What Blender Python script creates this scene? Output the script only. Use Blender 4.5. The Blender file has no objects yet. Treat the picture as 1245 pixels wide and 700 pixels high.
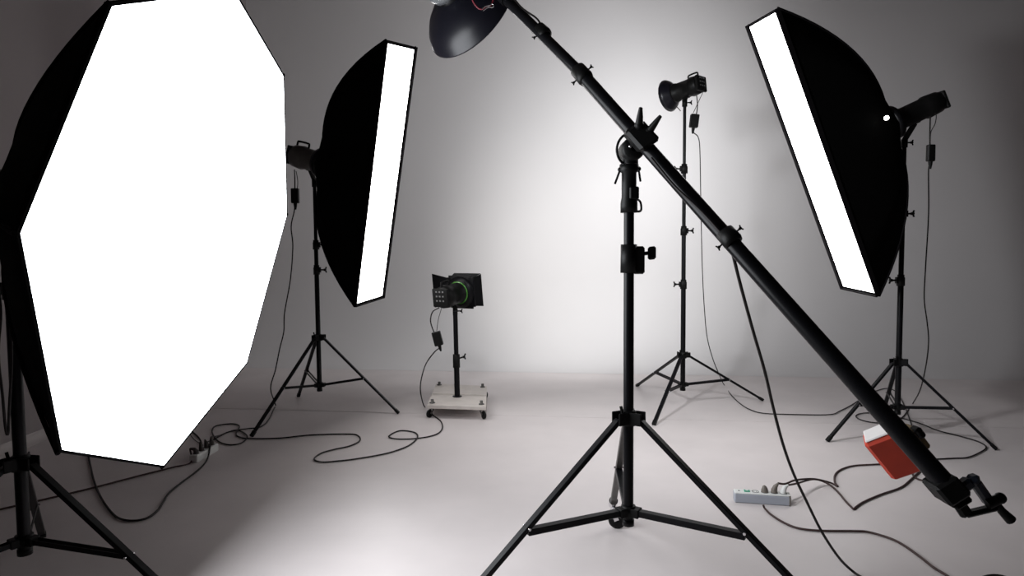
import bpy, bmesh, math, random
from mathutils import Vector as V, Matrix
random.seed(4)
S = bpy.context.scene
C = S.collection
R = math.radians

# ------------------------------------------------------------------ camera
CAM_H, F, PITCH, ROLL = 1.2, 800.0, R(3.3), R(-0.46)
right0, up0, fwd = V((1, 0, 0)), V((0, math.sin(PITCH), math.cos(PITCH))), V((0, math.cos(PITCH), -math.sin(PITCH)))
cr = right0 * math.cos(ROLL) + up0 * math.sin(ROLL)
cu = up0 * math.cos(ROLL) - right0 * math.sin(ROLL)
cam_d = bpy.data.cameras.new('camera')
cam = bpy.data.objects.new('camera', cam_d); C.objects.link(cam)
cam_d.sensor_width = 36; cam_d.lens = F / 1245 * 36; cam_d.clip_start = 0.02
Mx = Matrix((cr, cu, -fwd)).transposed().to_4x4(); Mx.translation = V((0, 0, CAM_H))
cam.matrix_world = Mx
S.camera = cam

# ------------------------------------------------------------------ world, view
S.view_settings.view_transform = 'Standard'; S.view_settings.look = 'None'
S.view_settings.gamma = 1; S.view_settings.use_curve_mapping = False
S.view_settings.exposure = 0.0
w = bpy.data.worlds.new('world'); S.world = w; w.use_nodes = True
w.node_tree.nodes['Background'].inputs[0].default_value = (1.0, .9, .88, 1)
w.node_tree.nodes['Background'].inputs[1].default_value = 0.02

OCTA_L, STRIP_L, STRIP_R = 8.5, 9.0, 7.0          # radiance of the three softbox faces
SPOT_BACK, SPOT_BARN, SPOT_DISH = 185, 110, 200     # watts of the lamps in the heads

# ------------------------------------------------------------------ measuring helpers: a ray at the camera's first position gives real points
def ray(px, py):
    return fwd * F + cr * (px - 622.5) + cu * (350 - py)
O0 = V((0, 0, CAM_H))
def P(px, py, Y):
    d = ray(px, py); return O0 + d * (Y / d.y)
def G(px, py, z=0.0):
    d = ray(px, py); return O0 + d * ((z - CAM_H) / d.z)

# ------------------------------------------------------------------ materials
def mat(name, col, rough=.5, metal=0, spec=.5, noise=0, nscale=20, bump=0, emit=None, estr=0, trans=0):
    m = bpy.data.materials.new(name); m.use_nodes = True
    nt = m.node_tree; b = nt.nodes['Principled BSDF']
    b.inputs['Base Color'].default_value = (*col, 1)
    b.inputs['Roughness'].default_value = rough
    b.inputs['Metallic'].default_value = metal
    b.inputs['Specular IOR Level'].default_value = spec
    if trans: b.inputs['Transmission Weight'].default_value = trans
    if emit:
        b.inputs['Emission Color'].default_value = (*emit, 1); b.inputs['Emission Strength'].default_value = estr
    if noise or bump:
        tc = nt.nodes.new('ShaderNodeTexCoord'); n = nt.nodes.new('ShaderNodeTexNoise')
        n.inputs['Scale'].default_value = nscale; n.inputs['Detail'].default_value = 6
        nt.links.new(tc.outputs['Object'], n.inputs['Vector'])
        if noise:
            r = nt.nodes.new('ShaderNodeValToRGB')
            r.color_ramp.elements[0].position = .3; r.color_ramp.elements[1].position = .7
            r.color_ramp.elements[0].color = (*[c * (1 - noise) for c in col], 1)
            r.color_ramp.elements[1].color = (*[min(1, c * (1 + noise)) for c in col], 1)
            nt.links.new(n.outputs[0], r.inputs[0]); nt.links.new(r.outputs[0], b.inputs['Base Color'])
        if bump:
            bp = nt.nodes.new('ShaderNodeBump'); bp.inputs['Strength'].default_value = bump; bp.inputs['Distance'].default_value = .01
            nt.links.new(n.outputs[0], bp.inputs['Height']); nt.links.new(bp.outputs[0], b.inputs['Normal'])
    return m
M_floor = mat('painted_floor', (.67, .62, .612), .42, spec=.35, noise=.05, nscale=2.5, bump=.02)
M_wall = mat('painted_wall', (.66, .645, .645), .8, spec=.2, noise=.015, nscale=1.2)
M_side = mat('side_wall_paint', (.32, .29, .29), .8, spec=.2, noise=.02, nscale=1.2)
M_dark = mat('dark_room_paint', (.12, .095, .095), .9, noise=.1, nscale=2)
M_trim = mat('trim_paint', (.5, .46, .45), .5, noise=.03, nscale=4)
M_black = mat('black_powder_coat', (.004, .004, .005), .38, spec=.15, noise=.1, nscale=60)
M_steel = mat('black_anodised_tube', (.005, .005, .006), .3, spec=.15, noise=.08, nscale=40)
M_plastic = mat('black_plastic', (.005, .005, .005), .45, spec=.15, noise=.1, nscale=80, bump=.05)
M_fabric = mat('black_nylon', (.0025, .0025, .0025), .9, spec=.03, noise=.2, nscale=300, bump=.1)
M_hem = mat('black_hem', (.004, .0035, .004), .8, spec=.05, noise=.2, nscale=200)
M_cord = mat('black_rubber_cord', (.012, .009, .009), .55, spec=.3, noise=.1, nscale=50)
M_cordb = mat('brown_rubber_cord', (.05, .028, .026), .55, spec=.3, noise=.1, nscale=50)
M_chrome = mat('chrome', (.75, .75, .77), .18, metal=1, noise=.05, nscale=30)
M_grey = mat('grey_metal', (.09, .085, .08), .4, metal=.3, noise=.1, nscale=30)
M_greypl = mat('grey_plastic', (.16, .16, .16), .5, noise=.05, nscale=50)
M_glossy = mat('gloss_black_enamel', (.006, .006, .010), .33, spec=.35, noise=.05, nscale=20)
M_silver = mat('silver_lining', (.8, .8, .8), .35, metal=.9, noise=.03, nscale=30)
M_board = mat('cream_painted_wood', (.62, .57, .53), .55, noise=.06, nscale=14, bump=.05)
M_orange = mat('orange_vinyl', (.5, .04, .015), .5, spec=.4, noise=.08, nscale=25, bump=.05)
M_white = mat('white_vinyl', (.85, .82, .8), .5, noise=.03, nscale=25)
M_strap = mat('olive_webbing', (.16, .11, .05), .8, noise=.2, nscale=200)
M_strip = mat('pale_grey_plastic', (.36, .38, .43), .4, noise=.02, nscale=30)
M_striptop = mat('white_plastic', (.75, .76, .74), .35, noise=.02, nscale=30)
M_green = mat('green_switch_plastic', (.01, .30, .17), .35, noise=.05, nscale=80)
M_greeng = mat('green_translucent_ring', (.08, .30, .04), .25, trans=.4, noise=.1, nscale=20)
M_glass = mat('clear_plastic_ring', (.75, .78, .82), .08, trans=.8)
M_red = mat('red_cord', (.14, .004, .015), .6, noise=.1, nscale=80)
M_plug = mat('dark_moulded_plug', (.03, .022, .018), .5, noise=.2, nscale=60)
M_plugg = mat('grey_brown_plug', (.16, .14, .12), .5, noise=.2, nscale=60)
M_blue = mat('blue_black_cast_metal', (.012, .018, .03), .35, spec=.5, noise=.1, nscale=40)
def lamp_mat(name, col, s): return mat(name, (.8, .8, .8), .6, emit=col, estr=s)
M_octa = lamp_mat('lit_diffuser_octagon', (.93, .96, 1.0), OCTA_L)
M_sl = lamp_mat('lit_diffuser_left_strip', (1, .985, .98), STRIP_L)
M_sr = lamp_mat('lit_diffuser_right_strip', (1, .985, .98), STRIP_R)
M_bulb = lamp_mat('lit_flash_tube', (1, .96, .9), 12)

# ------------------------------------------------------------------ mesh collector
def frame(d):
    d = V(d).normalized(); a = V((0, 0, 1)) if abs(d.z) < .95 else V((1, 0, 0))
    x = a.cross(d).normalized(); return x, d.cross(x).normalized(), d
class MB:
    def __init__(s): s.v = []; s.f = []; s.flat = set()
    def add(s, vs, fs, flat=False):
        o = len(s.v); s.v += [V(p) for p in vs]
        for f in fs:
            if flat: s.flat.add(len(s.f))
            s.f.append([i + o for i in f])
        return s
    def tube(s, pts, r, n=8, closed=False, caps=True):
        pts = [V(p) for p in pts]; k = len(pts); rs = r if isinstance(r, (list, tuple)) else [r] * k
        x = None; vs = []
        for i, p in enumerate(pts):
            a = pts[i - 1] if (i or closed) else p; b = pts[(i + 1) % k] if (i < k - 1 or closed) else p
            d = (b - a)
            d = d.normalized() if d.length > 1e-9 else V((0, 0, 1))
            if x is None: x = frame(d)[0]
            x = (x - d * x.dot(d)); x = x.normalized() if x.length > 1e-6 else frame(d)[0]
            y = d.cross(x)
            vs += [p + (x * math.cos(t) + y * math.sin(t)) * rs[i] for t in [2 * math.pi * j / n for j in range(n)]]
        fs = []
        for i in range(k if closed else k - 1):
            a, b = i * n, ((i + 1) % k) * n
            fs += [[a + j, a + (j + 1) % n, b + (j + 1) % n, b + j] for j in range(n)]
        s.add(vs, fs)
        if caps and not closed:
            s.add(vs[:n], [list(range(n))[::-1]], True); s.add(vs[-n:], [list(range(n))], True)
        return s
    def cyl(s, a, b, r1, r2=None, n=16): return s.tube([a, b], [r1, r1 if r2 is None else r2], n)
    def lathe(s, o, d, prof, n=32, sx=1.0, close=False):
        x, y, d = frame(d); o = V(o); vs = []
        for (t, r) in prof:
            vs += [o + d * t + (x * math.cos(a) * sx + y * math.sin(a)) * r for a in [2 * math.pi * j / n for j in range(n)]]
        k = len(prof); fs = []
        for i in range(k if close else k - 1):
            a, b = i * n, ((i + 1) % k) * n
            fs += [[a + j, a + (j + 1) % n, b + (j + 1) % n, b + j] for j in range(n)]
        return s.add(vs, fs)
    def box(s, c, X, Y, Z, hx, hy, hz, ch=0.0):
        c, X, Y, Z = V(c), V(X).normalized(), V(Y).normalized(), V(Z).normalized()
        bm = bmesh.new(); ch = min(ch, hx * .8, hy * .8, hz * .8)
        for i in (-1, 1):
            for j in (-1, 1):
                for k in (-1, 1):
                    if ch > 0:
                        for q in ((ch, ch, 0), (ch, 0, ch), (0, ch, ch)):
                            bm.verts.new(c + X * i * (hx - q[0]) + Y * j * (hy - q[1]) + Z * k * (hz - q[2]))
                    else: bm.verts.new(c + X * i * hx + Y * j * hy + Z * k * hz)
        bmesh.ops.convex_hull(bm, input=bm.verts)
        bmesh.ops.dissolve_limit(bm, angle_limit=.01, verts=bm.verts, edges=bm.edges)
        bm.verts.index_update()
        s.add([v.co.copy() for v in bm.verts], [[v.index for v in f.verts] for f in bm.faces], True); bm.free()
        return s
    def bar(s, a, b, wd, th, side=None, ch=.002):
        a, b = V(a), V(b); d = (b - a).normalized()
        x = V(side) if side else frame(d)[0]
        x = (x - d * x.dot(d)).normalized()
        return s.box((a + b) / 2, x, d.cross(x), d, wd / 2, th / 2, (b - a).length / 2, ch)
    def ball(s, c, r, n=14, m=8, sz=1.0):
        prof = [(-math.cos(math.pi * i / m) * r * sz, max(1e-4, math.sin(math.pi * i / m) * r)) for i in range(m + 1)]
        return s.lathe(c, (0, 0, 1), prof, n)
    def build(s, name, m, parent=None, base=None):
        o0 = V(base) if base is not None else (parent_world(parent) if parent else V((0, 0, 0)))
        me = bpy.data.meshes.new(name); me.from_pydata([tuple(v - o0) for v in s.v], [], s.f); me.update()
        bm = bmesh.new(); bm.from_mesh(me); bmesh.ops.recalc_face_normals(bm, faces=bm.faces); bm.to_mesh(me); bm.free()
        for i, p in enumerate(me.polygons): p.use_smooth = i not in s.flat and len(p.vertices) == 4
        me.materials.append(m)
        ob = bpy.data.objects.new(name, me); C.objects.link(ob)
        if parent:
            ob.parent = parent; ob.location = o0 - parent_world(parent)
            ob['_w'] = tuple(o0)
        else: ob.location = o0; ob['_w'] = tuple(o0)
        return ob
def parent_world(o): return V(o['_w'])
def tag(o, label, cat, group=None):
    o['label'] = label; o['category'] = cat
    if group: o['group'] = group
    return o
def thing(name, label, cat, loc, group=None):
    o = bpy.data.objects.new(name, None); C.objects.link(o); o.location = loc; o['_w'] = tuple(V(loc)); o.empty_display_size = .05
    return tag(o, label, cat, group)
def struct(o): o['kind'] = 'structure'; return o
def smooth(pts, sub=6):
    pts = [V(p) for p in pts]
    q = [pts[0] * 2 - pts[1]] + pts + [pts[-1] * 2 - pts[-2]]; out = []
    for i in range(1, len(q) - 2):
        for k in range(sub):
            t = k / sub; a, b, c, d = q[i - 1:i + 3]
            out.append(.5 * (2 * b + (c - a) * t + (2 * a - 5 * b + 4 * c - d) * t * t + (3 * b - a - 3 * c + d) * t ** 3))
    return out + [pts[-1]]
Z = V((0, 0, 1))

# ------------------------------------------------------------------ the room
XL, XR, YB, ZC = -3.07, 5.9, -3.2, 4.2
l2a, l2b = G(300, 447), G(1020, 459)           # line where floor meets the cove
dx = (l2b - l2a).normalized()
def on2(x): return l2a + dx * ((x - l2a.x) / dx.x)
nb = V((-dx.y, dx.x, 0))                       # towards the wall
l1a, l1b = G(290, 497), G(700, 507)
d1 = (l1b - l1a).normalized()
def on1(x): return l1a + d1 * ((x - l1a.x) / d1.x)
fl = MB(); fl.box((1.4, 2.2, -.055), (1, 0, 0), (0, 1, 0), Z, 5.1, 6, .05)
floor = struct(fl.build('floor', M_floor, base=(1.4, 2.2, 0)))
def slab(poly, name='floor_panel', m=M_floor, z0=-.006, z1=0.0):
    n = len(poly); b = MB()
    b.add([V((p.x, p.y, z1)) for p in poly] + [V((p.x, p.y, z0)) for p in poly],
          [list(range(n)), list(range(n, 2 * n))[::-1]] + [[i, (i + 1) % n, (i + 1) % n + n, i + n] for i in range(n)], True)
    return b.build(name, m, floor)
gp = .003
xs = [XL - .05, .9, XR + .05]
slab([V((XL - .05, YB - .05, 0)), V((XR + .05, YB - .05, 0)), on1(XR + .05) - V((0, gp, 0)), on1(XL - .05) - V((0, gp, 0))])
slab([on1(XL - .05) + V((0, gp, 0)), on1(XR + .05) + V((0, gp, 0)), on2(XR + .05) - V((0, gp, 0)), on2(XL - .05) - V((0, gp, 0))])
# back wall: swept cove + upright face with rounded corners toward the side walls
RC = 1.0
prof = [(RC * math.sin(a), RC * (1 - math.cos(a))) for a in [math.pi / 2 * i / 12 for i in range(13)]] + [(RC, 2.0), (RC, ZC)]
wb = MB(); n = len(prof)
xsw = [XL - .4 + i * (XR - XL + .5) / 12 for i in range(13)]
vs = []
for x in xsw:
    p = on2(x) + V((0, gp, 0))
    vs += [p + nb * a + Z * b for a, b in prof]
wb.add(vs, [[i * n + j, (i + 1) * n + j, (i + 1) * n + j + 1, i * n + j + 1] for i in range(12) for j in range(n - 1)])
# thickness behind
wb.add([on2(XL - .4) + nb * (RC + .1), on2(XR + .1) + nb * (RC + .1), on2(XR + .1) + nb * (RC + .1) + Z * ZC, on2(XL - .4) + nb * (RC + .1) + Z * ZC], [[0, 1, 2, 3]], True)
wo = wb.build('wall_back', M_wall, base=on2(1.4) + nb * RC); struct(wo)
me = wo.data
for p in me.polygons: p.use_smooth = len(p.vertices) == 4
def wallbox(name, x0, x1, y0, y1, z0, z1, m):
    return struct(MB().box(((x0 + x1) / 2, (y0 + y1) / 2, (z0 + z1) / 2), (1, 0, 0), (0, 1, 0), Z, (x1 - x0) / 2, (y1 - y0) / 2, (z1 - z0) / 2).build(name, m, base=((x0 + x1) / 2, (y0 + y1) / 2, z0)))
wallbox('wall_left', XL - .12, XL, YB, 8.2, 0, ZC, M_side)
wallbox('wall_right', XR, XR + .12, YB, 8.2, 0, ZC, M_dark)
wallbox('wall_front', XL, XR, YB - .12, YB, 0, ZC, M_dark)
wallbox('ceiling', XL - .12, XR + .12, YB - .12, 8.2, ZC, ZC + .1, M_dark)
t = MB(); rr = .06                              # small cove along the foot of the left wall
arc = [(rr - rr * math.sin(a), rr - rr * math.cos(a)) for a in [math.pi / 2 * i / 8 for i in range(9)]] + [(0, rr), (0, 0)]
vs = [V((XL + a, y, b)) for y in (YB, 6.4) for a, b in arc]; k = len(arc)
t.add(vs, [[i, (i + 1) % k, (i + 1) % k + k, i + k] for i in range(k)] + [list(range(k)), list(range(k, 2 * k))])
struct(t.build('trim_1', M_trim, base=(XL, 1.5, 0)))

# ------------------------------------------------------------------ light stands
def wing_knob(parent, c, d, size=.02, name='knob', m=M_plastic, tilt=Z):
    c, d = V(c), V(d).normalized(); b = MB()
    b.cyl(c, c + d * size * 1.2, size * .28, n=8)
    e = c + d * size * 1.6; u = V(tilt)
    for s in (-1, 1):
        b.bar(e - u * s * size * .1, e + u * s * size * 1.0 + d * size * .5, size * .5, size * .35, d)
    b.cyl(e - d * size * .4, e + d * size * .4, size * .45, n=10)
    return b.build(name, m, parent)

STANDG = 'black tripod light stands'
def light_stand(label, base, feet, H, Hb, top, joints, rad, legw, frac=.54, casters=False, group=STANDG, name='light_stand', extra=0):
    X, Y = base; t = thing(name, label, 'light stand', (X, Y, 0), group)
    ax = V((X, Y, 0)); zs = [Hb - .02] + [j[0] for j in joints] + [top]
    for i in range(len(zs) - 1):
        r = rad - i * .0022
        MB().cyl(ax + Z * (zs[i] - .03 * (i > 0)), ax + Z * zs[i + 1], r, n=16).build('column_tube', M_steel, t)
    MB().lathe(ax + Z * (Hb - .03), Z, [(0, rad * .8), (0, rad * 1.15), (.02, rad * 1.15), (.02, rad * .8)], 16).build('end_cap', M_plastic, t)
    for z, kd in joints:
        c = MB(); c.lathe(ax + Z * (z - .035), Z, [(0, rad * .9), (0, rad * 1.35), (.05, rad * 1.35), (.055, rad * 1.15), (.07, rad * 1.15), (.07, rad * .7)], 16)
        c.box(ax + Z * z + V(kd) * rad * 1.3, kd, V(kd).cross(Z), Z, rad * .5, rad * .6, .02, .002)
        co = c.build('clamp_collar', M_plastic, t)
        wing_knob(co, ax + Z * z + V(kd) * rad * 1.6, kd, .021)
    hub = MB(); hub.lathe(ax + Z * (H - .02), Z, [(0, rad), (0, rad * 1.5), (.045, rad * 1.5), (.05, rad * 1.1), (.05, rad * .7)], 18)
    low = MB(); low.lathe(ax + Z * (Hb), Z, [(0, rad * .9), (0, rad * 1.4), (.035, rad * 1.4), (.035, rad * .9)], 18)
    legs = []
    for ft in feet:
        ft = V(ft); d = V((ft.x - X, ft.y - Y, 0)); L = d.length; d.normalize(); sd = d.cross(Z)
        tp = ax + Z * (H + .0) + d * (rad + .022)
        for s in (-1, 1): hub.box(ax + Z * (H + .005) + d * (rad + .012) + sd * s * legw * .75, d, sd, Z, .022, .003, .02, .002)
        z_end = .008 if not casters else .105
        end = V((X, Y, 0)) + d * L + Z * z_end
        if casters: end = end - d * .012
        lg = MB().bar(tp, end, legw, legw * .62, sd).build('leg', M_grey if (casters and ft.y > Y + .3) else M_steel, t)
        if not casters:
            MB().bar(end - (end - tp).normalized() * .035, end + (end - tp).normalized() * .004 , legw * 1.08, legw * .8, sd).build('rubber_foot', M_plastic, lg)
        else:
            cs = MB(); cs.cyl(end + (tp - end).normalized() * .04, end + (end - tp).normalized() * .005, legw * .75)
            cs.cyl(end, end - Z * .03, .012)
            cd = V((.98, -.2, 0)) if ft.y > Y + .3 else d
            d_, sd_ = d, sd; d = cd; sd = d.cross(Z)
            f0 = end + d * .018 - Z * .067
            for s in (-1, 1): cs.bar(end - Z * .028 + sd * s * .017, f0 + sd * s * .017, .022, .003, d)
            cs.build('caster_fork', M_chrome if ft.y > Y + .3 else M_black, lg)
            MB().lathe(f0 - sd * .012, sd, [(0, .008), (0, .03), (.004, .0375), (.02, .0375), (.024, .03), (.024, .008)], 24).build('caster_wheel', M_plastic, lg)
            d, sd = d_, sd_
        j = tp + (end - tp) * frac
        b0 = ax + Z * (Hb + .017) + d * (rad + .012)
        low.box(b0 - d * .004, d, sd, Z, .016, legw * .7, .014, .002)
        br = MB()
        if casters: br.bar(b0, j - Z * .012, legw * 1.05, .020, sd)
        else:
            for s in (-1, 1): br.bar(b0 + sd * s * legw * .42, j + sd * s * legw * .42, .003, legw * .62, sd, 0)
        br.build('brace', M_black, t)
        MB().cyl(j - sd * legw * .75, j + sd * legw * .75, .0045, n=8).build('rivet', M_chrome, t)
        legs.append(lg)
    hub.build('leg_hub', M_plastic, t); low.build('brace_collar', M_plastic, t)
    MB().cyl(ax + Z * (H + .01) + V((-.02, -.02, 0)), ax + Z * (H + .045) + V((-.028, -.02, 0)), .005, n=8).build('locking_screw', M_plastic, t)
    return t
def polar(X, Y, r, a): return (X + r * math.cos(R(a)), Y + r * math.sin(R(a)), 0)

BX, BY = 1.303, 4.993
light_stand('tallest black tripod stand, in mid background, carrying the round reflector head', (BX, BY), [G(927, 487), G(774.5, 469.5), G(795, 517)], .385, .145, 2.27,
            [(.93, (-1, 0, 0)), (1.335, (1, 0, 0)), (1.80, (-1, 0, 0))], .0185, .026)
RX, RY = 2.42, 4.09
light_stand('black tripod stand on the right behind the orange counterweight, holding the right strip softbox', (RX, RY), [G(1211, 547), G(1006, 537), G(1072, 508)], .475, .18, 1.83,
            [(.993, (-1, 0, 0)), (1.405, (1, 0, 0))], .0175, .024)
LX, LY = -1.43, 4.82
light_stand('black tripod stand holding the left strip softbox, just right of the big octagon', (LX, LY), [G(484.5, 503), G(362.8, 482.4), G(306, 531)], .565, .20, 1.70,
            [(1.067, (1, 0, 0)), (1.25, (1, 0, 0))], .0175, .024)
OX, OY = -1.60, 2.10
light_stand('black tripod stand at the left edge, behind the big octagonal softbox', (OX, OY), [polar(OX, OY, .68, -10), G(51.5, 653), polar(OX, OY, .68, 236)], .52, .25, 1.30,
            [(1.09, (-1, 0, 0))], .019, .026)
MXc, MYc = .372, 2.092
ms = light_stand('heavy black wheeled tripod stand in the foreground that carries the long boom', (MXc, MYc),
            [polar(MXc, MYc, .69, -33.7), G(745, 640), polar(MXc, MYc, .69, 206.3)], .655, .335, 1.34, [], .0165, .0255, .52, True, name='boom_stand')
c = MB().lathe(V((MXc, MYc, 1.125)), Z, [(0, .014), (0, .027), (.09, .026), (.09, .012)], 20).box(V((MXc + .03, MYc - .004, 1.165)), (1, 0, 0), (0, 1, 0), Z, .018, .014, .044, .006).build('clamp_collar', M_plastic, ms)
kb = MB().cyl(V((MXc + .045, MYc, 1.185)), V((MXc + .062, MYc, 1.187)), .006).box(V((MXc + .073, MYc, 1.187)), (1, 0, .1), (0, 1, 0), Z, .013, .007, .021, .006).build('knob', M_plastic, c)
c = MB().lathe(V((MXc, MYc, 1.315)), Z, [(0, .014), (0, .027), (.03, .027), (.05, .0235), (.125, .0235), (.13, .030), (.15, .030), (.15, .01)], 20)
c.box(V((MXc + .012, MYc - .012, 1.375)), (1, 0, 0), (0, 1, 0), Z, .015, .016, .02, .004)
c = c.build('top_receiver', M_plastic, ms)
MB().tube(smooth([V((MXc + .022, MYc, 1.36)), V((MXc + .036, MYc, 1.348)), V((MXc + .038, MYc, 1.322)), V((MXc + .022, MYc, 1.318))], 5), .0035).build('safety_latch', M_black, c)
for a, b_ in (((-.028, 0, 1.45), (-.046, -.01, 1.405)), ((.03, 0, 1.452), (.034, -.01, 1.412))):
    MB().cyl(V((MXc + a[0], MYc, a[2])), V((MXc + b_[0], MYc + b_[1], b_[2])), .0035, n=8).ball(V((MXc + a[0], MYc, a[2])), .008).build('locking_pin', M_black, c)
MB().lathe(V((MXc, MYc, 1.462)), Z, [(0, .028), (.006, .028), (.006, .01)], 20).build('washer', M_chrome, c)

# ------------------------------------------------------------------ boom arm
def invY(px, py): return .488 + .000384 * (math.hypot(px - 768, py - 176) * (1 if px > 768 else -1))
def PB(px, py, dY=0): return P(px, py, 1 / invY(px, py) + dY)
b_lo, b_mid, b_hi = PB(1152, 591), PB(708, 91), PB(612, -4)
boom = thing('lighting_boom', 'long black telescopic boom slanting from the overhead dish down to the lower right', 'boom arm', PB(773, 168))
MB().cyl(b_mid, b_lo, .0225, n=24).build('outer_tube', M_steel, boom)
MB().cyl(b_hi, b_mid + (b_mid - b_hi).normalized() * .03, .0185, n=20).build('inner_tube', M_steel, boom)
d_hi = (b_mid - b_hi).normalized(); d_lo = (b_lo - b_mid).normalized()
def sleeve(p, d, r, L, knobs):
    s = MB().lathe(p - d * L / 2, d, [(0, r * .8), (0, r * 1.18), (L * .8, r * 1.25), (L, r * 1.1), (L, r * .8)], 20).build('clamp_sleeve', M_plastic, boom)
    for kd in knobs: wing_knob(s, p + V(kd).normalized() * r * 1.1, kd, .009, tilt=d)
sleeve(b_mid, d_lo, .0225, .06, [(.75, 0, .66), (-.75, 0, -.66)])
sleeve(PB(660, 39), d_hi, .0195, .05, [(-.8, 0, -.5)])
sleeve(PB(887, 289), d_lo, .0225, .045, [(.75, 0, .66), (-.75, 0, -.66)])
# thin cable stays taped along the tube
MB().tube(smooth([b_hi + V((.015, -.015, .02)), PB(634, 9, -.02), PB(652, 22, -.018), PB(660, 34, -.02)], 6), .0035).build('tie_cord', M_cord, boom)
# pivot joint
pv = PB(772, 172); pc = V((MXc + .003, MYc - .0, 1.505))
xb = V((d_lo.z, 0, -d_lo.x)).normalized()
pj = MB()
pj.box(PB(779, 166), d_lo, d_lo.cross(V((0, 1, 0))), V((0, 1, 0)), .048, .034, .030, .010)
pj.lathe(pc + V((.004, -.045, .005)), (0, 1, 0), [(0, .008), (0, .03), (.01, .036), (.08, .036), (.09, .03), (.09, .005)], 28)
pj.cyl(pc - Z * .05, pc, .026)
pjo = pj.build('pivot_joint', M_plastic, boom)
for a, b_ in (((777, 152), (779, 131)), ((789, 160), (803, 141))):
    p0, p1 = PB(*a), PB(*b_)
    MB().tube([p0, p0 * .5 + p1 * .5, p1], [.0125, .0095, .0055], 12).ball(p0, .014).build('lever', M_plastic, pjo)
cx, cy = 769, 182
MB().tube(smooth([PB(cx - 2 + 17 * math.cos(R(a)), cy + 20 * math.sin(R(a)), -.01) for a in range(110, 262, 15)], 3), .0042).build('ring_handle', M_black, pjo)
for q in ((766.5, 177.5), (773.5, 177)):
    MB().lathe(P(*q, pc.y - .078), (0, 1, 0), [(0, .0005), (0, .0042), (.008, .0042)], 12).build('bolt', M_chrome, pjo)
# grip head and crank at the low end
g = MB(); yb = b_lo.y
def Q(px, py, dy=0): return P(px, py, yb + dy)
e1 = d_lo; e2 = d_lo.cross(V((0, 1, 0))).normalized()
g.box(Q(1150, 592), e1, e2, V((0, 1, 0)), .024, .027, .030, .006)
g.box(Q(1161, 604), e1, e2, V((0, 1, 0)), .014, .020, .022, .004)
g.box(Q(1150, 606), e1, e2, V((0, 1, 0)), .013, .006, .02, .002)
g.box(Q(1158, 585), e1, e2, V((0, 1, 0)), .012, .007, .022, .003)
gh = g.build('grip_head', M_plastic, boom)
MB().bar(Q(1164, 596), Q(1180, 584), .026, .026, V((0, 1, 0)), .006).bar(Q(1178, 580), Q(1188, 586), .030, .026, V((0, 1, 0)), .008).bar(Q(1184, 584), Q(1203, 611), .022, .022, V((0, 1, 0)), .006).build('upper_jaw', M_blue, gh)
MB().bar(Q(1162, 606), Q(1176, 627), .018, .026, V((0, 1, 0)), .006).bar(Q(1172, 625.5), Q(1212, 616), .022, .013, V((0, 1, 0)), .005).build('lower_jaw', M_plastic, gh)
MB().cyl(Q(1200, 613, -.01), Q(1216, 605.5, -.01), .0115).ball(Q(1216, 605.5, -.01), .0125).build('crank', M_plastic, gh)
MB().tube([Q(1212, 612), Q(1218, 621), Q(1229, 632)], [.007, .009, .0115], 12).build('crank_handle', M_plastic, gh)

# orange counterweight slung behind the boom
cw_c = P(1089, 547, 1.60)
u1 = (P(1093, 580, 1.60) - P(1051, 524, 1.60)).normalized()
vv = V((0, 1, 0)); vv = (vv - u1 * u1.dot(vv)).normalized()
u2 = u1.cross(vv)
if u2.x < 0: u2 = -u2
rot = Matrix.Rotation(R(30), 3, u1); u2r, u3r = rot @ u2, rot @ vv
rot2 = Matrix.Rotation(R(7), 3, u2r); u1r, u3r = rot2 @ u1, rot2 @ u3r
cwt = thing('counterweight', 'orange block counterweight with white end slung under the low end of the boom', 'counterweight', cw_c)
MB().box(cw_c, u1r, u2r, u3r, .066, .047, .028, .009).build('weight_block', M_orange, cwt)
MB().box(cw_c - u1r * .067, u1r, u2r, u3r, .003, .040, .022, .003).build('end_panel', M_white, cwt)['label'] = 'white end panel'
MB().box(P(1112, 532, 1.54), u1, u2, vv, .030, .013, .022, .004).build('strap', M_strap, cwt)['label'] = 'olive webbing strap'
MB().box(P(1116, 525, 1.52), u1, u2, vv, .014, .008, .014, .004).build('buckle', M_plastic, cwt)
MB().bar(cw_c + u2 * .02, PB(1090, 522) + vv * .0215, .04, .02, u1).build('hook_plate', M_black, cwt)

# ------------------------------------------------------------------ lights in the heads
def spot(name, loc, d, watt, angle, col=(1, .97, .94), size=.06, blend=.9):
    l = bpy.data.lights.new(name, 'SPOT'); l.energy = watt; l.spot_size = R(angle); l.spot_blend = blend; l.color = col; l.shadow_soft_size = size
    o = bpy.data.objects.new(name, l); C.objects.link(o); o.location = loc
    o.rotation_euler = V(d).to_track_quat('-Z', 'Y').to_euler(); return o

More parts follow.
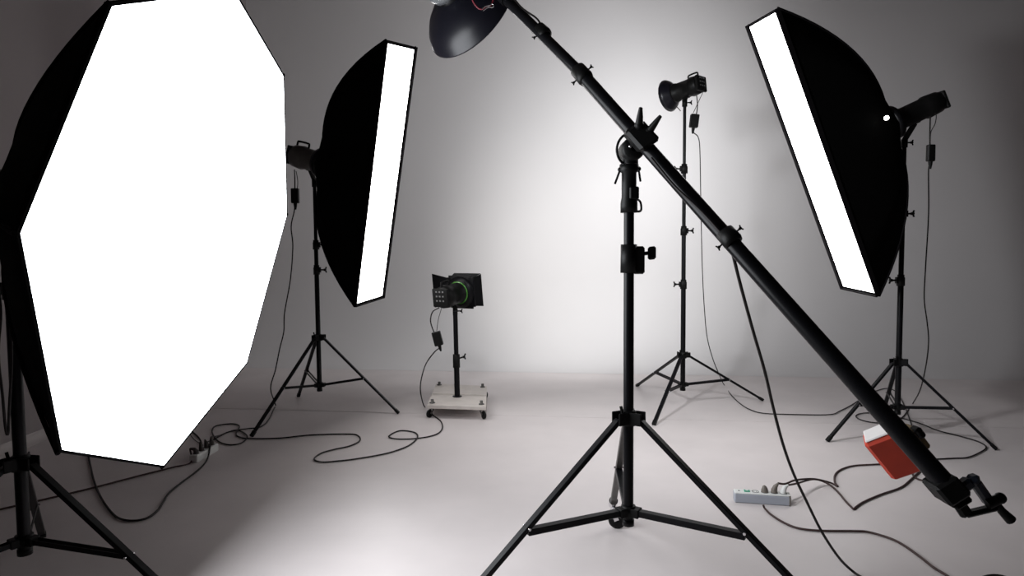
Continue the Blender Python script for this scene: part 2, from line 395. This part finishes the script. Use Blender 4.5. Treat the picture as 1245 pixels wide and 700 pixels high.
# ------------------------------------------------------------------ studio heads
HG = 'studio flash heads'
def head(label, rear, n, L, r, sq=True, body_m=M_plastic, stand=None, handle=True, ring=None, up=Z, buttons=True):
    rear, n = V(rear), V(n).normalized(); a = V(up).cross(n).normalized(); b = n.cross(a)
    t = thing('flash_head', label, 'flash head', rear + n * L / 2 - b * r, HG)
    MB().lathe(rear, n, [(0, r * .05), (0, r * .8), (L * .04, r * .92), (L * .3, r), (L * .32, r * .9), (L * .9, r * .9), (L * .92, r * .98), (L, r * .98), (L, r * .6), (L * .97, r * .05)], 24).build('body', body_m, t)
    pn = MB().box(rear + n * .012 - n * .02, a, b, n, r * .82, r * .78, .012, .006).build('control_panel', M_plastic, t)
    if buttons:
        for i in range(-1, 2):
            for j in range(0, 3):
                MB().box(rear - n * .021 + a * i * r * .33 + b * (j - .6) * r * .38, a, b, n, r * .07, r * .06, .002, 0).build('button', M_greypl, pn)
    if handle:
        h0, h1 = rear + n * .01 + b * r * .95, rear + n * L * .42 + b * r * .95
        MB().tube(smooth([h0 - b * r * .3, h0 + b * r * .2 , h0 + b * r * .32 + n * .012, h1 + b * r * .32 - n * .012, h1 + b * r * .2, h1 - b * r * .15], 3), r * .09).build('handle', M_plastic, t)
    if ring: MB().lathe(rear + n * L * .9, n, [(0, r * .9), (0, r * 1.0), (L * .03, r * 1.0), (L * .03, r * .9)], 24).build('collar_ring', ring, t)
    if stand is not None:
        st = V(stand); q = rear + n * L * .6 - b * r * .85
        y = MB(); y.lathe(st - Z * .03, Z, [(0, .012), (0, .019), (.05, .019), (.05, .01)], 14)
        y.bar(st + Z * .015, q, .035, .016, n); y.bar(q - n * .03, q + n * .03, .03, .012, a)
        y = y.build('stand_bracket', M_plastic, t)
        wing_knob(y, st + V((.018, 0, 0)), (1, 0, 0), .017)
    return t, a, b

# background head with round reflector
n = V((-.62, .74, -.12)).normalized(); rear = P(851, 102, 4.90)
hb, a, b = head('flash head with top handle on the tallest stand, aimed at the back wall', rear, n, .22, .072, stand=(BX, BY, 2.29))
fr = rear + n * .2
rf = MB().lathe(fr, n, [(0, .055), (.02, .07), (.06, .108), (.085, .122), (.085, .116), (.06, .10), (.02, .062)], 36).build('reflector', M_glossy, hb)
MB().lathe(fr + n * .01, n, [(0, .004), (0, .022), (.03, .022), (.035, .004)], 14).build('flash_tube', M_bulb, hb)
MB().bar(fr - b * .10 + n * .02, fr - b * .14 - a * .02 + n * .0, .014, .004).build('reflector_clip', M_plastic, hb)
spot('flash_lamp_back', fr + n * .06, n + V((.45, 0, .12)), SPOT_BACK, 160, (.97, .985, 1), blend=.6)

# left strip head (body grey, seen from its side)
def axes(yaw, pit, rol):
    n = V((math.sin(yaw) * math.cos(pit), -math.cos(yaw) * math.cos(pit), math.sin(pit)))
    rt = Z.cross(n).normalized(); up = n.cross(rt)
    return n, rt * math.cos(rol) + up * math.sin(rol), up * math.cos(rol) - rt * math.sin(rol)
def softbox(name, label, c, ax, outline, depth, r0, em, rim_d=.03, ribs=None, hem=.02, bulge=1.7):
    n, a, b = ax; c = V(c); t = thing(name, label, 'softbox', c - b * max(-q[1] for q in outline), 'softboxes')
    N = len(outline); pts = []
    sub = 6 if N == 4 else 4
    for i in range(N):
        p, q = outline[i], outline[(i + 1) % N]
        for k in range(sub): pts.append((p[0] + (q[0] - p[0]) * k / sub, p[1] + (q[1] - p[1]) * k / sub, min(k, sub - k) / sub))
    K = len(pts); steps = 14; vs = []
    for s in range(steps + 1):
        u = s / steps
        for (x, y, e) in pts:
            L = math.hypot(x, y); ex, ey = x / L, y / L
            rr = r0
            sag = 1 - .05 * e * math.sin(math.pi * u)         # fabric pulled in between the ribs
            px_, py_ = x + (ex * rr - x) * u, y + (ey * rr - y) * u
            vs.append(c + a * px_ * sag + b * py_ * sag - n * depth * (1 - (1 - u) ** bulge))
    fs = [[s * K + i, s * K + (i + 1) % K, (s + 1) * K + (i + 1) % K, (s + 1) * K + i] for s in range(steps) for i in range(K)]
    MB().add(vs, fs).build('shell', M_fabric, t)
    # hem band: forward lip round the face
    def ring(sc, dz): return [c + a * x * sc[0] + b * y * sc[1] + n * dz for x, y, e in pts]
    wx = max(abs(o[0]) for o in outline); wy = max(abs(o[1]) for o in outline)
    si = ((wx - hem) / wx, (wy - hem) / wy)
    so = ((wx + .004) / wx, (wy + .004) / wy)
    r = [ring(so, -.012), ring(so, rim_d), ring(((wx - .003) / wx, (wy - .003) / wy), rim_d), ring(((wx - .003) / wx, (wy - .003) / wy), .003), ring(si, .003), ring(si, -.004), ring((1, 1), -.012)]
    vv_ = sum(r, []); k = len(r)
    MB().add(vv_, [[s * K + i, s * K + (i + 1) % K, ((s + 1) % k) * K + (i + 1) % K, ((s + 1) % k) * K + i] for s in range(k) for i in range(K)], True).build('hem', M_hem, t)
    dv = ring(si, 0); cc = len(dv)
    MB().add(dv + [c], [[i, (i + 1) % K, cc] for i in range(K)], True).build('diffuser', em, t)['label'] = 'lit white diffuser cloth'
    for (x, y) in outline:                                   # ribs
        rb = []
        for s in range(steps + 1):
            u = s / steps; L = math.hypot(x, y)
            rb.append(c + a * (x + (x / L * r0 - x) * u) * 1.012 + b * (y + (y / L * r0 - y) * u) * 1.006 - n * (depth * (1 - (1 - u) ** bulge)))
        MB().tube(rb, .006, 6).build('rib', M_hem, t)
    MB().lathe(c - n * (depth + .03), n, [(0, r0 * .6), (0, r0 * 1.15), (.04, r0 * 1.15), (.04, r0 * .6)], 28).build('speed_ring', M_black, t)
    return t
def rect(w_, h_): return [(-w_, h_), (w_, h_), (w_, -h_), (-w_, -h_)]

axO = axes(1.567, -.198, .449); cO = V((-.975, 2.056, 1.272))
outO = [(-.302, .685), (.295, .669), (.684, .340), (.721, -.251), (.300, -.733), (-.311, -.710), (-.695, -.281), (-.681, .294)]
softbox('octagonal_softbox', 'huge glowing white octagonal softbox filling the left of the view', cO, axO, outO, .52, .1, M_octa, .001, hem=.004, bulge=1.4)
headO = cO - axO[0] * .86
head('flash head at the left edge, on the rear of the huge octagonal softbox', headO, axO[0], .32, .075, stand=(OX, OY, 1.32))

axL = axes(1.147, -.269, .133); cL = V((-.859, 4.5, 1.681))
softbox('strip_softbox', 'tall glowing strip softbox left of centre, leaning right at the top', cL, axL, rect(.161, .88), .54, .09, M_sl, .014, hem=.016, bulge=2.35)
head('dark grey flash head on the rear of the left strip softbox', cL - axL[0] * .81, axL[0], .28, .085, body_m=M_grey, stand=(LX, LY, 1.70), buttons=False)

axR = axes(-1.505, -.419, -.082); cR = V((1.818, 4.0, 1.73))
softbox('strip_softbox', 'glowing strip softbox on the right, its top leaning toward the centre', cR, axR, rect(.18, .884), .52, .09, M_sr, .018, hem=.012, bulge=2.0)
hr, a, b = head('black flash head on the rear of the right strip softbox, pointing up', cR - axR[0] * .86, axR[0], .32, .07, stand=(RX, RY, 1.84), handle=False, buttons=False)
MB().lathe(P(1078.5, 143, 3.80), (0, 1, 0), [(0, .0005), (0, .012), (.012, .012)], 14).build('lamp_leak', M_bulb, hr)['label'] = 'small glaring leak of modelling-lamp light'  # glowing disc standing in for modelling lamp light leaking through the speed ring

# head on the low dolly with barn doors
nD = V((.52, .84, .12)).normalized(); YD = G(556, 481, .1).y
rearD = P(537, 362, YD - .12)
hd, a, b = head('flash head with barn doors on the low wheeled board', rearD, nD, .225, .088, stand=P(553.5, 378, YD), handle=True, ring=M_greeng)
fD = rearD + nD * .23
sq = .105
bd = thing('barn_doors', 'black four-leaf barn doors on the low flash head near the centre', 'barn doors', fD - b * sq)
MB().lathe(fD - nD * .02, nD, [(0, .07), (0, .09), (.02, .122), (.03, .122), (.03, .07)], 4 * 6).build('mounting_ring', M_black, bd)
fm = MB()
for s in (-1, 1):
    fm.box(fD + a * s * sq + nD * .012, a, b, nD, .022, sq + .006, .006, .002); fm.box(fD + b * s * sq + nD * .012, a, b, nD, sq, .022, .006, .002)
fm.build('door_frame', M_black, bd)
def flap(h, e, spread, L, w1, w2, ang):
    # h hinge centre, e hinge axis, leaf leans outward from nD
    o = (h - fD).normalized() if (h - fD).length else b
    d = (nD * math.cos(R(ang)) + o * math.sin(R(ang))).normalized(); nn = d.cross(e).normalized()
    p = [h - e * w1, h + e * w1, h + e * w2 + d * L, h - e * w2 + d * L]
    m = MB(); m.add([q + nn * .0015 for q in p] + [q - nn * .0015 for q in p], [[0, 1, 2, 3], [7, 6, 5, 4], [0, 1, 5, 4], [1, 2, 6, 5], [2, 3, 7, 6], [3, 0, 4, 7]], True)
    lf = m.build('door_leaf', M_black, bd)
    MB().tube([h - e * w1, h + e * w1], .004, 8).build('hinge', M_black, lf)
sgn = 1 if a.x > 0 else -1
flap(fD + a * sgn * sq + nD * .015, b, 1, .10, sq, .125, 14)
flap(fD - a * sgn * sq + nD * .015, b, 1, .175, sq, .135, 94)
flap(fD + b * sq + nD * .015, a, 1, .10, sq, .125, 14)
flap(fD - b * sq + nD * .015, a, 1, .10, sq, .125, 10)
spot('flash_lamp_barn', fD + nD * .01, nD, SPOT_BARN, 95, (1, .98, .95))
MB().lathe(fD - nD * .01, nD, [(0, .002), (0, .02), (.012, .02), (.014, .002)], 14).build('flash_tube', M_bulb, hd)

# dolly
zt = .098
dl = thing('dolly', 'cream wooden dolly board on four black casters', 'dolly', G(556, 481, 0))
cor = [G(519, 492, zt), G(591, 494, zt), G(592, 469, zt), G(530, 466, zt)]
def lerp(p, q, t): return p + (q - p) * t
def plank(c4):
    m = MB(); lo = [q - Z * .028 for q in c4]
    m.add(c4 + lo, [[0, 1, 2, 3], [7, 6, 5, 4], [0, 1, 5, 4], [1, 2, 6, 5], [2, 3, 7, 6], [3, 0, 4, 7]], True)
    o = m.build('plank', M_board, dl)
    bv = o.modifiers.new('bevel', 'BEVEL'); bv.width = .004; bv.segments = 2
for t0, t1 in ((0, .46), (.53, 1)):
    plank([lerp(cor[0], cor[3], t0), lerp(cor[1], cor[2], t0), lerp(cor[1], cor[2], t1), lerp(cor[0], cor[3], t1)])
cc_ = sum(cor, V()) / 4
MB().box(cc_ - Z * .034, cor[1] - cor[0], cor[3] - cor[0], Z, .2, .17, .006).build('under_board', M_board, dl)
for q in cor:
    p = lerp(q, cc_, .16)
    MB().lathe(p, Z, [(0, .020), (.006, .020), (.006, .011), (.028, .011), (.028, .001)], 12).build('bolt', M_grey, dl)
    d = (q - cc_); d.z = 0; d.normalize()
    cs = V((p.x, p.y, 0)) + d * .035
    fk = MB().cyl(V((p.x, p.y, zt - .03)), V((p.x, p.y, .055)), .012, n=10)
    sd = d.cross(Z)
    for s in (-1, 1): fk.bar(V((p.x, p.y, .058)) + sd * s * .013, cs + Z * .028 + sd * s * .013, .016, .002, d, 0)
    fk = fk.build('caster_fork', M_grey, dl)
    MB().lathe(cs + Z * .028 - sd * .01, sd, [(0, .006), (0, .022), (.003, .028), (.017, .028), (.02, .022), (.02, .006)], 20).build('caster_wheel', M_plastic, fk)
pb = G(556, 482, zt); pt = P(553.5, 378, pb.y)
cl = thing('short_column', 'short black column standing on the cream dolly board', 'light stand', pb)
mid = lerp(pb, pt, .42)
MB().lathe(pb, Z, [(0, .01), (0, .035), (.006, .035), (.006, .02)], 18).cyl(pb, mid, .021).build('column_tube', M_steel, cl)
MB().cyl(mid, pt - Z * .0, .0175).build('column_tube', M_steel, cl)
co = MB().lathe(mid - Z * .05, Z, [(0, .02), (0, .027), (.1, .026), (.1, .015)], 16).build('clamp_collar', M_plastic, cl)
wing_knob(co, mid + V((.024, 0, .02)), (1, 0, .3), .022)

# beauty dish over the boom's high end
nB = V((.58, .66, -.43)).normalized(); cB = P(572, 15, 2.76)
dish = thing('beauty_dish', 'black beauty dish at the top, hanging from the high end of the boom', 'beauty dish', cB)
rd = .217
pr = [(-.12, .062), (-.112, .084), (-.094, .122), (-.066, .167), (-.032, .201), (0, rd), (.004, rd + .003), (.007, rd), (.004, rd - .004)]
MB().lathe(cB, nB, pr, 56).build('shell', M_glossy, dish)
MB().lathe(cB + nB * .002, nB, [(p[0] + .003, p[1] - .010) for p in pr[:5]], 56).build('inner_lining', M_silver, dish)
MB().lathe(cB - nB * .095, nB, [(0, .001), (0, .045), (.004, .045)], 30).build('deflector', M_silver, dish)
hB, a, b = head('flash head with green-tinted clear ring on top of the beauty dish', cB - nB * .43, nB, .29, .065, buttons=False, stand=None)
MB().lathe(cB - nB * .145, nB, [(0, .05), (0, .068), (.03, .072), (.045, .072), (.045, .05)], 32).build('adapter_ring', M_black, hB)
MB().lathe(cB - nB * .17, nB, [(0, .05), (0, .080), (.012, .084), (.036, .080), (.036, .05)], 32).build('clear_ring', M_glass, hB)['label'] = 'clear plastic ring'
MB().lathe(cB - nB * .182, nB, [(-.02, .02), (-.02, .076), (.012, .076), (.012, .02)], 32).build('green_ring', M_greeng, hB)['label'] = 'green translucent ring'
MB().bar(cB - nB * .34, b_hi + (b_hi - b_mid).normalized() * .01, .03, .02).cyl(b_hi - d_hi * .03, b_hi + d_hi * .03, .024).build('boom_bracket', M_black, hB)
spot('flash_lamp_dish', cB - nB * .075, nB, SPOT_DISH, 116, (.95, .97, 1), .12)
rc = thing('safety_cord', 'red safety cord with a silver clasp hanging over the beauty dish', 'cord', P(588, 12, 2.42))
MB().tube(smooth([P(x, y, 2.42) for x, y in ((572, -14), (574, -2), (578, 6), (584, 11), (592, 9), (598, 5), (600, -4), (598, -14))], 5), .0032, 8).build('cord_loop', M_red, rc)
MB().tube(smooth([P(x, y, 2.405) for x, y in ((586, 11), (590, 7.5), (595, 6.5), (598, 4.5), (600, 6.5), (598, 9), (595, 8.5), (592, 9.5), (587, 13))], 4), .0022, 8).build('clasp', M_chrome, rc)

# ------------------------------------------------------------------ power strips
def strip(label, p0, p1, w_, h_, body_m, top_m, detail):
    p0, p1 = V(p0), V(p1); d = (p1 - p0); L = d.length; d.normalize(); s = Z.cross(d)
    if s.y < 0: s = -s
    c = (p0 + p1) / 2 + s * w_ / 2
    t = thing('power_strip', label, 'power strip', c)
    MB().box(c + Z * h_ * .45, d, s, Z, L / 2, w_ / 2, h_ * .45, .005).build('body', body_m, t)
    MB().box(c + Z * h_ * .93, d, s, Z, L / 2 - .001, w_ / 2 - .001, h_ * .07, .003).build('top_plate', top_m, t)
    out = []
    tz = h_ + .0015
    for k in range(detail['n']):
        q = c - d * L / 2 + d * L * detail['pos'][k]
        so = MB().lathe(q + Z * (h_ - .002), Z, [(0, .001), (0, .0165), (.004, .0165), (.004, .0145), (.001, .0145), (.001, .001)], 24).build('socket', M_greypl, t)
        for e in (-1, 1): MB().cyl(q + d * e * .006 + Z * (h_ - .001), q + d * e * .006 + Z * (h_ + .0015), .0022, n=8).build('contact_hole', M_plug, so)
        out.append(q + Z * h_)
    if 'switch' in detail:
        q = c - d * L / 2 + d * L * detail['switch']
        MB().box(q + Z * h_, d, s, Z, .013, .011, .004, .001).build('switch', M_green, t)['label'] = 'green rocker switch'
        MB().box(q + Z * (h_ + .0045), d, s, Z, .006, .004, .001, .0).build('switch_window', M_striptop, t)
        q = c - d * L / 2 + d * L * .09
        MB().cyl(q + Z * (h_ - .001), q + Z * (h_ + .001), .005, n=14).build('screw_cap', M_greypl, t)
    return t, out, d, s
sp, so, ds, ss = strip('pale grey power strip with a green switch on the floor at lower right', G(893, 611), G(962, 615.5), .055, .05, M_strip, M_striptop,
                       dict(n=4, pos=(.385, .55, .72, .88), switch=.235))
MB().box(G(963, 615.5, 0) + V((-.004, .0275, .024)), ds, ss, Z, .004, .028, .0245, .002).build('end_cap', M_plugg, sp)
sp2, so2, ds2, ss2 = strip('small white power strip on the floor beside the octagonal softbox, full of dark plugs', G(240, 563), G(266, 547.5), .05, .045, M_striptop, M_striptop, dict(n=4, pos=(.14, .38, .62, .86)))

def plug(parent, p, lean, m=M_plug, r=.015, h=.04):
    p = V(p); e = p + Z * h * .6 + V(lean) * h
    MB().tube([p, p + Z * h * .35, p + Z * h * .6 + V(lean) * h * .3, e], [r, r * .95, r * .7, r * .3], 14).build('plug', m, parent)
    return e

# ------------------------------------------------------------------ cables
CG = 'cables on the studio floor'
def cable(label, pts, r=.0045, m=M_cord, box=None, plug_at=None, plug_m=M_plug, lean=(0, 0, .6), name='power_cable', sub=6, extra=None):
    t = thing(name, label, 'cable', V((pts[-1].x, pts[-1].y, 0)) if True else pts[-1], CG)
    pts = list(pts)
    if plug_at is not None:
        e = plug(t, plug_at, lean, plug_m); pts.append(e)
    MB().tube(smooth(pts, sub), r, 8).build('cord', m, t)
    if box:
        c, d, x, hw, hh = box
        d = V(d).normalized(); x = V(x); x = (x - d * x.dot(d)).normalized()
        MB().box(c, x, d.cross(x), d, hw, hw * .7, hh, .004).build('adapter_box', M_plastic, t)
        MB().tube([c - d * hh, c - d * (hh + .02), c - d * (hh + .045)], [.013, .011, .006], 10).build('strain_relief', M_plastic, t)
    for ex in (extra or []): MB().tube(smooth(ex, 5), .0025, 6).build('tether', m, t)
    return t
FZ = .006
def g(*l): return [G(x, y, FZ) for x, y in l]
def hang(l, Y0, Y1):
    k = len(l) - 1
    return [P(x, y, Y0 + (Y1 - Y0) * i / k) for i, (x, y) in enumerate(l)]
# left strip: hangs behind, then runs to the left power strip
yl = 4.75
foot = G(335, 492, FZ)
cable('black cable hanging from the left strip softbox head to the white power strip',
      hang([(358, 206), (358.5, 222), (358.5, 238), (358, 255), (354, 275), (356, 300), (353, 340), (346, 380), (345, 403), (340, 424), (335, 449), (329, 472)], yl - .1, 4.72) +
      g((335, 492), (333, 497), (326, 511), (316, 519), (300.6, 521), (278.6, 524.6), (262.8, 532.4), (252, 537)),
      box=(P(358.8, 238, yl - .08), Z, (1, 0, .0), .026, .052), plug_at=so2[2], lean=(-.3, .2, .5), extra=[[P(360, 208, yl - .08), P(362, 220, yl - .08), P(361.5, 230, yl - .08)]])
# dolly cable: the long looping one
yd = YD - .12
cable('long black cable looping over the floor from the barn-door head to the white power strip',
      [P(534, 374, yd), P(526, 379, yd), P(523.5, 390, yd), P(527, 402, yd), P(532, 411, yd), P(536, 421, yd), P(529, 427, yd - .02), P(518, 442, yd - .04), P(512, 462, yd - .1), P(511.5, 478, yd - .16)] +
      g((516, 494), (526, 504), (536, 512), (537.5, 521), (530, 528), (511, 532.3), (485.5, 533.6), (472.6, 530.5), (485.5, 523.5), (503.5, 525.3), (507.4, 531.8), (495.8, 542), (470, 551), (434, 557.5), (413.5, 560),
        (392, 561.5), (382, 558), (390, 551), (405, 546.5), (425, 542), (437, 536), (436, 530), (425, 527.5), (380, 528.5), (340, 532.4), (310, 533), (294.3, 532), (287, 527.7), (291, 518), (281.7, 515), (263, 517.5), (258, 523), (260.5, 531), (267.6, 537.5), (280, 540.6), (294.3, 538), (300.6, 530.5), (294, 524.6), (284, 523), (268, 529)),
      box=(P(532, 411.5, yd - .01), V((-.25, 0, 1)), (1, 0, .0), .032, .052), plug_at=so2[3], lean=(-.2, .3, .5), extra=[[P(537, 374, yd), P(533, 388, yd), P(531, 402, yd)]])
# octagon: cable looping forward
cable('black cable drooping from behind the octagonal softbox across the floor to the white power strip',
      g((88, 520), (104, 542), (109, 562), (113, 580), (119, 597), (128, 613), (140, 627), (152, 632), (166, 632.5), (180, 629), (192, 620), (199, 609), (205, 600), (220, 587), (240, 572), (252, 558)),
      .005, plug_at=so2[3] + V((.0, -.0, 0)), lean=(.2, -.6, .3))
cable('pair of short dark cables from behind the octagonal softbox into the white power strip',
      g((215, 508), (228, 520), (240, 530), (245, 538)), .005, plug_at=so2[1], lean=(-.3, .3, .5), extra=[g((213, 510), (226, 522), (236, 534), (247, 541))])
cable('brown supply lead running left along the floor from the small white power strip',
      g((-60, 632), (0, 619), (60, 605.5), (116, 592), (170, 578), (210, 568), (232, 562)), .0048, M_cordb, plug_at=so2[0], lean=(-.8, -.1, .2))
# hanging loop on the octagon stand
cable('thin black cable loop hanging beside the stand at the left edge',
      hang([(-8, 262), (-4, 330), (1, 380), (-2, 430), (3, 480), (7, 522), (10, 526), (11, 500), (14, 440), (12, 380), (9, 330), (4, 270)], 2.0, 2.05), .004)
# tall stand
cable('thin cable falling from the tallest stand and running right along the floor',
      hang([(847, 116), (848, 130), (845, 147), (843, 160), (849, 167), (851, 185), (852, 240), (853.7, 320), (856, 369), (859.5, 408), (866, 434), (873, 452)], 4.9, 5.35) +
      g((880, 467), (890, 481), (902, 492), (915, 499), (931, 502.5), (970, 503.8), (1009, 503.8), (1022, 499), (1035, 492.4), (1050, 483), (1064, 475.5), (1078, 472), (1088, 475), (1095, 484), (1102, 499), (1108, 516), (1121, 552)),
      .0038, box=(P(844, 147, 4.9), V((.12, 0, 1)), (1, 0, .0), .03, .048), extra=[[P(856, 99, 4.86), P(858, 104, 4.86), P(850, 122, 4.87), P(843, 137, 4.88)]])
# right head
cable('black cable hanging from the right strip softbox head into coils behind the boom',
      hang([(1131, 142), (1130.5, 165), (1131, 186), (1132, 200), (1129, 206), (1129, 260), (1125.6, 320), (1123.7, 362), (1127, 390), (1129, 414), (1126, 443), (1119, 473)], 4.0, 4.35) +
      g((1110, 490), (1103, 500), (1096, 508), (1085, 514), (1062, 513.5), (1046, 510), (1040.5, 505.5), (1047, 502.5), (1060, 502), (1087, 506), (1117, 514), (1139.7, 523), (1167, 530), (1190, 537), (1199, 543.7), (1190, 550.5), (1176, 556), (1158, 557), (1131.7, 558.5), (1115, 561)),
      .0042, box=(P(1131.5, 186, 4.02), Z, (1, 0, .0), .022, .05), extra=[[P(1132, 136, 4.0), P(1138, 139, 4.0), P(1137, 150, 4.0), P(1132, 160, 4.0), P(1131, 172, 4.0)]])
cable('dark cable from the grey power strip bending back behind the orange counterweight',
      g((1125, 562), (1105, 562.5), (1060, 564.6), (1038, 566), (1023, 570.4), (1015.4, 577), (1015, 586), (1018.6, 591), (1013, 588)) + [G(1004, 585, .02), G(988, 582, .05), G(967, 583.5, .08), G(955, 588, .08)],
      .0048, M_cordb, plug_at=so[2], plug_m=M_plugg, lean=(.5, .1, .5))
cable('dark kinked cable from the white plug of the grey power strip, passing under the boom',
      g((1158, 588), (1130.5, 585.5), (1114.5, 581.4), (1109, 574), (1114.5, 567.7), (1120, 570), (1105, 585), (1094, 593), (1071, 601), (1050, 610), (1041, 616), (1038, 618.5), (1035, 616), (1029, 610), (1016, 595)) + [G(1003, 586, .02), G(988.6, 582.5, .04), G(969, 587.5, .07)],
      .0048, M_cordb, plug_at=so[3], plug_m=M_striptop, lean=(.6, .1, .35))
ed = thing('spare_plug', 'grey-brown plug without a visible cable in the grey power strip', 'plug', so[1])
plug(ed, so[1], (-.1, .1, .3), M_plugg, .016, .035)
cable('brown supply lead from the front of the grey power strip toward the lower right',
      [G(928, 614, .02)] + g((930, 618), (937, 625), (952, 634.6), (971, 642), (999, 645), (1040, 645.4), (1056.5, 646.7), (1081, 653.8), (1097.7, 662), (1119, 677), (1135.5, 690), (1152, 700), (1180, 720)), .0048, M_cordb)
kp = [(887, 294), (900, 345), (915, 400), (930, 452), (940, 495), (952, 540), (965, 576), (980, 608), (999, 646), (1018.6, 676), (1034, 692)]
cable('black cable dropping from the middle of the boom to the floor in front',
      [PB(880, 280, .03)] + hang(kp, 1.83, 2.36) + g((1050, 703), (1085, 722), (1150, 745)), .0048)
cable('end of a grey-black cable coil just entering at the bottom right corner', g((1150, 745), (1185, 708), (1210, 699.5), (1235, 708), (1262, 735)), .006)
# cable strapped along the boom
cable('black cable strapped under the lower half of the boom', [PB(792, 192, -.03), PB(820, 226, -.028), PB(850, 254, -.026), PB(876, 282, -.02), PB(884, 292, .0)], .004)
